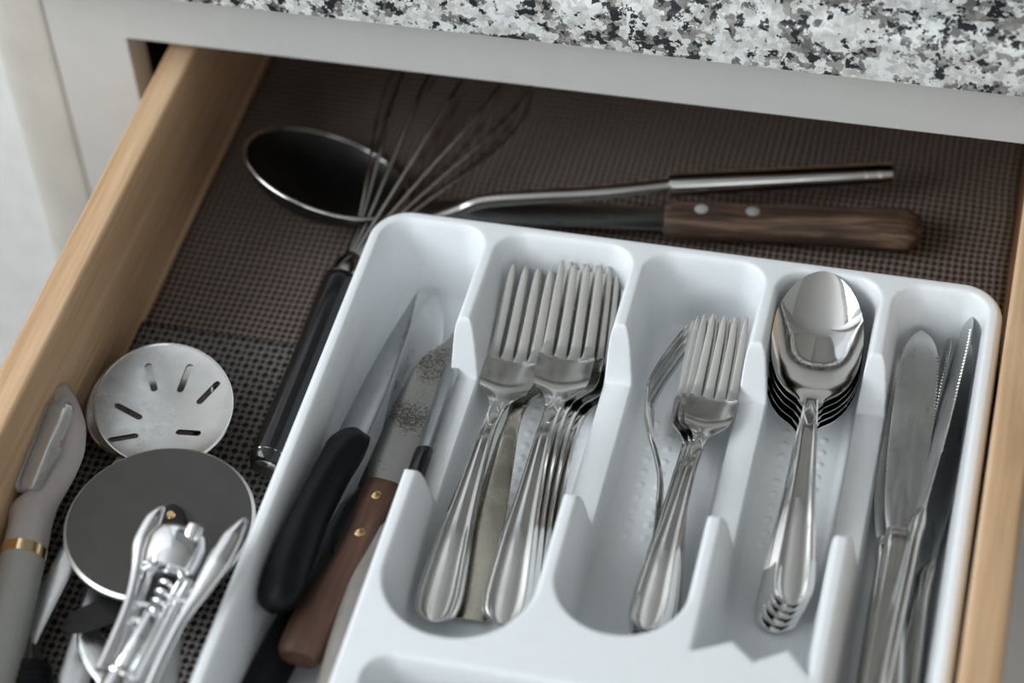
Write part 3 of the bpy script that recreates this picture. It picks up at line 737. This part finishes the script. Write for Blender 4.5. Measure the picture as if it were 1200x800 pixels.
tube('rim', [cen + sx*(Rb+0.0002)*math.cos(2*PI*j/60) + sy*(Rb+0.0002)*math.sin(2*PI*j/60) for j in range(61)], 0.0010, STEEL, r, 8, closed_ends=False)

# wooden handled knife behind tray
r = empty('carving_knife', 'knife with a weathered brown wooden handle lying behind the tray beside the ladle', 'knife')
sheet('blade', lin(-0.125, 0.004, 20), [(-0.125, 0.004), (-0.11, 0.009), (0.004, 0.0095)], [(-0.125, 0.004), (-0.09, 0.0085), (0.004, 0.0085)], [(-0.125, 0.0085), (0.004, 0.0085)], [(-0.125, 0.001), (0.004, 0.0022)], BLADED, r, 9, edge=0.3)
sheet('handle', [0, 0.0015, 0.004]+lin(0.008, 0.112, 24)+[0.116, 0.120, 0.123, 0.125], [(0, 0.0104), (0.004, 0.0110), (0.05, 0.0102), (0.10, 0.0108), (0.116, 0.0118), (0.121, 0.0105), (0.125, 0.0070)],
      [(0, 0.0104), (0.004, 0.0110), (0.05, 0.0110), (0.10, 0.0126), (0.116, 0.0136), (0.121, 0.0122), (0.125, 0.0075)], [(0, 0.0085), (0.125, 0.0085)],
      [(0, 0.0130), (0.005, 0.0150), (0.11, 0.0160), (0.121, 0.0130), (0.125, 0.008)], OLDWOOD, r, 17, edge=0.2)
rivet(r, 0.0000, 0.018, 0.0158, 0.0034, PALE, 0.0006); rivet(r, 0.0005, 0.043, 0.0160, 0.0034, SAGE, 0.0006)
place(r, (0.1279, 0.0510, 0.0130), (0.2505, 0.0664, 0.0130), (0, 0, 0.0085), (0, 0.125, 0.0085), -0.08)

# ================================================================== LEFT FRONT GADGETS
# slotted spoon and its plain twin
def slot(cx, cy, ang, L_, w_):
    pts = []
    for k in range(16):
        a = 2*PI*k/16
        px = (L_/2-w_/2)*(1 if math.cos(a) >= 0 else -1) + w_/2*math.cos(a); py = w_/2*math.sin(a)
        pts.append((cx + px*math.cos(ang)-py*math.sin(ang), cy + px*math.sin(ang)+py*math.cos(ang)))
    return pts
def disc_spoon(label, slots, mat, C0, tilt, hdir, hlen, rx=0.0300, ry=0.0360, zrot=0.0):
    r = empty('slotted_spoon' if slots else 'serving_spoon', label, 'spoon')
    slots = [(math.cos(-zrot)*a-math.sin(-zrot)*b_, math.sin(-zrot)*a+math.cos(-zrot)*b_, c-zrot, d, e) for a, b_, c, d, e in slots]
    outer = [(rx*math.cos(2*PI*i/72), ry*math.sin(2*PI*i/72)) for i in range(72)]
    inner = [(rx*f*math.cos(2*PI*(i+0.5*k)/36), ry*f*math.sin(2*PI*(i+0.5*k)/36)) for k, f in enumerate((0.92, 0.8, 0.66, 0.52, 0.38, 0.24, 0.1)) for i in range(36)]
    holes = [slot(*s) for s in slots]
    inner = [p for p in inner if all(min(math.hypot(p[0]-q[0], p[1]-q[1]) for q in h) > 0.0012 for h in holes)]
    def zf(x, y):
        q = (x/rx)**2+(y/ry)**2
        return -0.0042*(1-min(q, 1))**0.9
    plate('bowl', outer, holes, zf, 0.0011, mat, r, inner)
    tube('rim', [(rx*math.cos(2*PI*i/72), ry*math.sin(2*PI*i/72), 0) for i in range(73)], 0.0007, STEEL, r, 6, closed_ends=False)
    wk = [(0, 0.0060), (0.02, 0.0050), (hlen*0.6, 0.0058), (hlen, 0.0080)]
    h = sheet('handle', lin(0, hlen, 16), wk, wk, [(0, -0.002), (0.012, 0.0005), (hlen, -(C0[2]-0.0075))], [(0, 0.0016), (hlen, 0.0022)], BLADE, r, 9)
    h.matrix_local = Matrix.Rotation(hdir-zrot, 4, 'Z') @ Matrix.Translation((0, ry*0.90, 0))
    r.matrix_world = Matrix.Translation(C0) @ Matrix.Rotation(zrot, 4, 'Z') @ Matrix.Rotation(tilt[0], 4, 'X') @ Matrix.Rotation(tilt[1], 4, 'Y')
    return r
SLOTS = [(-0.0122, 0.0162, -1.05, 0.0165, 0.0034), (0.0034, 0.0186, -1.59, 0.0160, 0.0034), (0.0172, 0.0117, -2.03, 0.0145, 0.0034),
         (-0.0154, -0.0055, -0.32, 0.0150, 0.0034), (-0.0116, -0.0219, 0.59, 0.0135, 0.0034), (0.0158, -0.0124, 0.01, 0.0120, 0.0034)]
disc_spoon('round slotted steel spoon with six cut slots, touching the dark round wheel', SLOTS, DISCM, (-0.0688, -0.1203, 0.0255), (0.0, 0.0), 3.005, 0.150, 0.0310, 0.0375, 0.58)
disc_spoon('plain round steel spoon half hidden under the slotted spoon, next to the drawer side', [], DISCM, (-0.0815, -0.1100, 0.0130), (0.0, 0.05), PI+0.13, 0.150, 0.0280, 0.0340)

# pizza cutter
r = empty('pizza_cutter', 'pizza cutter lying flat, its large dark grey wheel with a bright ground edge', 'pizza cutter')
wc = Vector((-0.0435, -0.1925, 0.0345)); RW = 0.0412
V = []; Fc = []; n = 96
rings = [(RW, 0.0000), (RW-0.0030, 0.0009), (RW-0.0031, 0.0009), (0.0005, 0.0009)]
allr = [(rr, zz) for rr, zz in rings] + [(rr, -zz) for rr, zz in rings[1:]]
rimV = []; 
def ringmesh(name, prof, mat, parent, n=96, cap0=False, cap1=False, M=None):
    V = []; Fc = []
    for rr, zz in prof: V += [(rr*math.cos(2*PI*j/n), rr*math.sin(2*PI*j/n), zz) for j in range(n)]
    for i in range(len(prof)-1):
        for j in range(n):
            k = (j+1) % n; Fc.append((i*n+j, i*n+k, (i+1)*n+k, (i+1)*n+j))
    if cap0: Fc.append(tuple(range(n)))
    if cap1: Fc.append(tuple((len(prof)-1)*n+j for j in range(n)))
    if M is not None: V = [M @ Vector(v) for v in V]
    return mesh(name, V, Fc, mat, parent, True, 35)
EDGE = metal('ground_edge_steel', (0.80, 0.79, 0.77), 0.36, 0.5, 60, stain=0.05)
wh = ringmesh('wheel', [(RW-0.0014, -0.0014), (RW-0.0014, 0.00095)], WHEELM, r, 96, True, True)
ringmesh('cutting_edge', [(RW-0.0016, 0.00095), (RW, -0.0002), (RW, -0.0018), (RW-0.0014, -0.0018)], EDGE, wh)
ringmesh('axle', [(0.0022, -0.004), (0.0022, 0.0040), (0.0016, 0.0048)], BRASS, r, 24, True, True)
br = sheet('fork_bracket', [-0.060, -0.045, -0.03, -0.015, 0.0, 0.003, 0.0052, 0.0062], [(-0.06, 0.007), (0.0, 0.0064), (0.004, 0.0045), (0.0062, 0.0008)], [(-0.06, 0.007), (0.0, 0.0064), (0.004, 0.0045), (0.0062, 0.0008)],
           [(-0.06, 0.0030), (0.0062, 0.0030)], [(-0.06, 0.0012), (0.0062, 0.0012)], BLACKM, r, 9, edge=0.6)
tube('handle', [(0, -0.047, 0), (0, -0.049, 0), (0, -0.053, 0), (0, -0.065, 0), (0, -0.10, 0), (0, -0.15, 0), (0, -0.165, 0), (0, -0.168, 0)], [0.0045, 0.0072, 0.0088, 0.0098, 0.0104, 0.0098, 0.0085, 0.004], PALE, r, 24)
r.matrix_world = Matrix.Translation((-0.0385, -0.1905, 0.0345)) @ Matrix.Rotation(0.24, 4, 'Z') @ Matrix.Rotation(0.02, 4, 'X')
for ch in [o for o in bpy.data.objects if o.parent == r and o.name.startswith('wheel')]: ch.location = (-0.0053, -0.0007, 0)

# peeler
r = empty('vegetable_peeler', 'taupe and grey-green peeler with a gold band and clear guard, along the drawer side', 'peeler')
tube('handle', [(0, -0.125, 0), (0, -0.123, 0), (0, -0.118, 0), (0, -0.08, 0), (0, -0.04, 0), (0, -0.0035, 0)], [0.003, 0.007, 0.0095, 0.0108, 0.0112, 0.0112], SAGE, r, 32)
tube('gold_band', [(0, -0.0040, 0), (0, -0.0038, 0), (0, 0.0020, 0), (0, 0.0022, 0)], [0.0108, 0.0116, 0.0116, 0.0108], GOLD, r, 32)
sheet('head', lin(0.002, 0.094, 30)+[0.097, 0.0995, 0.101], [(0.002, 0.0112), (0.016, 0.0112), (0.024, 0.0125), (0.029, 0.0100), (0.034, 0.0030), (0.045, -0.0020), (0.062, -0.0030), (0.078, -0.0010), (0.086, 0.0040), (0.094, 0.0050), (0.101, 0.0005)],
      [(0.002, 0.0112), (0.016, 0.0108), (0.026, 0.0112), (0.036, 0.0135), (0.048, 0.0165), (0.062, 0.0182), (0.076, 0.0165), (0.088, 0.0115), (0.096, 0.0065), (0.101, 0.0025)],
      [(0.002, 0.0), (0.03, -0.0005), (0.06, -0.002), (0.101, -0.001)], [(0.002, 0.0222), (0.018, 0.0205), (0.030, 0.0170), (0.045, 0.0120), (0.08, 0.0110), (0.095, 0.0110), (0.101, 0.0045)], TAUPE, r, 21, edge=0.05)
tube('pivot', [(-0.004, 0.022, 0.004), (-0.0025, 0.034, 0.005)], 0.0026, STEEL, r, 12)
tube('pivot', [(0.0030, 0.082, 0.004), (0.0036, 0.090, 0.003)], 0.0026, TAUPE, r, 12)
sheet('peeling_blade', lin(0.032, 0.084, 8), [(0.032, 0.0075), (0.084, 0.0075)], [(0.032, 0.0035), (0.084, 0.0045)], [(0.032, 0.0048), (0.084, 0.0052)], [(0.032, 0.0008), (0.084, 0.0008)], STEEL, r, 9, xoff=[(0.032, -0.002), (0.084, 0.0055)], cup=[(0.032, -0.002), (0.084, -0.002)], edge=0.9)
g_ = sheet('blade_guard', [0.0315, 0.0322, 0.0335]+lin(0.036, 0.080, 14)+[0.0835, 0.0848, 0.0855], [(0.0315, 0.0055), (0.0335, 0.0072), (0.082, 0.0072), (0.0855, 0.0050)],
      [(0.0315, 0.0050), (0.0335, 0.0068), (0.048, 0.0068), (0.053, 0.0085), (0.059, 0.0085), (0.063, 0.0064), (0.082, 0.0064), (0.0855, 0.0040)],
      [(0.0315, 0.0066), (0.0855, 0.0066)], [(0.0315, 0.0040), (0.0335, 0.0080), (0.083, 0.0080), (0.0855, 0.0040)], CLEAR, r, 15, xoff=[(0.0315, -0.0035), (0.0855, 0.0035)], edge=0.35)
place(r, (-0.0972, -0.2166, 0.0300), (-0.1099, -0.1312, 0.0420), (0, 0, 0), (0, 0.101, 0), 0.10)

# corkscrew
r = empty('wing_corkscrew', 'bright chrome winged corkscrew lying on top of the dark wheel beside the tray', 'corkscrew')
def W(*p): return Vector(p)
bell0 = Vector((-0.0240, -0.2114, 0.0550)); bell1 = Vector((-0.0240, -0.2275, 0.0530))
bx = bell1-bell0
tube('bell', [bell0-bx*0.12, bell0-bx*0.06, bell0+bx*0.10, bell0+bx*0.4, bell0+bx*0.8, bell0+bx*1.15, bell0+bx*1.2], [0.0040, 0.0090, 0.0120, 0.0130, 0.0126, 0.0114, 0.0095], CHROME, r, 32, flat=0.72)
tube('knob', [Vector((-0.0176, -0.2166, 0.0580)), Vector((-0.0164, -0.2134, 0.0610)), Vector((-0.0162, -0.2115, 0.0615))], [0.0036, 0.0038, 0.0034], CHROME, r, 18)
def arm(pts, radii, flat, name='lever'):
    return tube(name, curvepts(pts, 40), list(np.interp(np.linspace(0, 1, 40), np.linspace(0, 1, len(radii)), radii)), CHROME, r, 14, flat=flat)
arm([Vector((-0.0354, -0.2001, 0.0560)), Vector((-0.0371, -0.2070, 0.0560)), Vector((-0.0382, -0.2192, 0.0550)), Vector((-0.0358, -0.2324, 0.0540)), Vector((-0.0335, -0.2487, 0.0540)), Vector((-0.0331, -0.2668, 0.0540)), Vector((-0.0334, -0.2824, 0.0540))],
    [0.0012, 0.0040, 0.0042, 0.0026, 0.0020, 0.0020, 0.0020], 0.7)
arm([Vector((0.0021, -0.2025, 0.0600)), Vector((-0.0000, -0.2129, 0.0600)), Vector((-0.0021, -0.2269, 0.0590)), Vector((-0.0052, -0.2401, 0.0570)), Vector((-0.0083, -0.2538, 0.0560)), Vector((-0.0103, -0.2722, 0.0550)), Vector((-0.0111, -0.2923, 0.0540))],
    [0.0014, 0.0046, 0.0052, 0.0036, 0.0024, 0.0023, 0.0023], 0.7)
for a, c in (((-0.0314, -0.2302, 0.0500), (-0.0302, -0.2796, 0.0480)), ((-0.0356, -0.2277, 0.0480), (-0.0356, -0.2750, 0.0460)), ((-0.0134, -0.2317, 0.0520), (-0.0182, -0.2827, 0.0500)), ((-0.0175, -0.2292, 0.0500), (-0.0217, -0.2870, 0.0480))):
    tube('frame_rod', [a, c], 0.0017, CHROME, r, 10)
for a in ((-0.0295, -0.2466, 0.0500), (-0.0292, -0.2544, 0.0500), (-0.0142, -0.2426, 0.0510)):
    tube('pivot_pin', [Vector(a)+W(-0.004, 0, 0.001), Vector(a)+W(0.004, 0, 0.001)], 0.0013, CHROME, r, 10)
w0 = Vector((-0.0234, -0.2324, 0.0480)); w1 = Vector((-0.0231, -0.2491, 0.0480)); w2 = Vector((-0.0265, -0.2788, 0.0480)); w3 = Vector((-0.0280, -0.3038, 0.0480))
hel = []
wd = (w1-w0); sd_ = wd.cross(Vector((0, 0, 1))).normalized()
for i in range(60):
    t = i/59; a = t*2*PI*3.5
    hel.append(w0+wd*t + sd_*0.0030*math.cos(a) + Vector((0, 0, 1))*0.0030*math.sin(a))
tube('screw', hel, 0.0012, CHROME, r, 8)
tube('shaft', [w1, w1+(w2-w1)*0.04, w1+(w2-w1)*0.1, w2-(w2-w1)*0.03, w2], [0.0024, 0.0044, 0.0052, 0.0052, 0.0042], CHROME, r, 20)
tube('collar', [w2-(w2-w1)*0.03, w2, w2+(w3-w2)*0.08, w2+(w3-w2)*0.12], [0.0058, 0.0068, 0.0068, 0.0058], CHROME, r, 20)
tube('shaft_end', [w2, w2+(w3-w2)*0.2, w3], [0.0050, 0.0064, 0.0068], CHROME, r, 20)

# loose blades at the very front left
r = empty('butter_spreader', 'dark oval spreader blade poking out from under the corkscrew', 'spreader')
sheet('blade', [0, 0.001, 0.003]+lin(0.006, 0.045, 14), [(0, 0.0008), (0.003, 0.0040), (0.010, 0.0068), (0.025, 0.0075), (0.045, 0.0040)], [(0, 0.0008), (0.003, 0.0035), (0.010, 0.0060), (0.025, 0.0070), (0.045, 0.0040)],
      [(0, 0.0), (0.045, 0.0)], [(0, 0.0010), (0.045, 0.0018)], BLACKM, r, 9, edge=0.4, cup=[(0, 0.0008), (0.045, 0.0008)])
tube('handle', [(0, 0.042, 0), (0, 0.055, 0), (0, 0.08, 0)], [0.003, 0.0045, 0.004], BLACKP, r, 12, flat=0.5)
place(r, (-0.0701, -0.2462, 0.0220), (-0.0385, -0.2233, 0.0240), (0, 0, 0), (0, 0.045, 0), 0.25)
r = empty('bottle_opener', 'curved bright steel opener below the dark spreader blade', 'opener')
sheet('body', [0, 0.0015, 0.004]+lin(0.008, 0.055, 14), [(0, 0.0008), (0.004, 0.0048), (0.016, 0.0070), (0.030, 0.0056), (0.055, 0.0050)], [(0, 0.0008), (0.004, 0.0048), (0.016, 0.0070), (0.030, 0.0056), (0.055, 0.0050)],
      [(0, 0.0), (0.055, -0.006)], [(0, 0.0014), (0.055, 0.0018)], BLADE, r, 11, cup=[(0, -0.001), (0.015, -0.0015), (0.055, 0)], edge=0.5)
place(r, (-0.0630, -0.2405, 0.0150), (-0.0434, -0.2595, 0.0100), (0, 0, 0), (0, 0.035, 0), 0.0, False)
r = empty('steel_pick', 'tapered steel pick with a ribbed black grip in the bottom left corner', 'pick')
tube('blade', [(0, 0.0, 0), (0, 0.036, 0)], [0.0072, 0.0004], STEEL, r, 4)
tube('grip', [(0, y, 0) for y in (0.001, 0, -0.003, -0.0045, -0.006, -0.0075, -0.009, -0.0105, -0.012, -0.05, -0.052)], [0.0070, 0.0095, 0.0100, 0.0092, 0.0102, 0.0094, 0.0104, 0.0096, 0.0104, 0.0100, 0.006], BLACKP, r, 24)
place(r, (-0.0809, -0.2603, 0.0140), (-0.0919, -0.2325, 0.0160), (0, 0, 0), (0, 0.036, 0), 0.4, False)
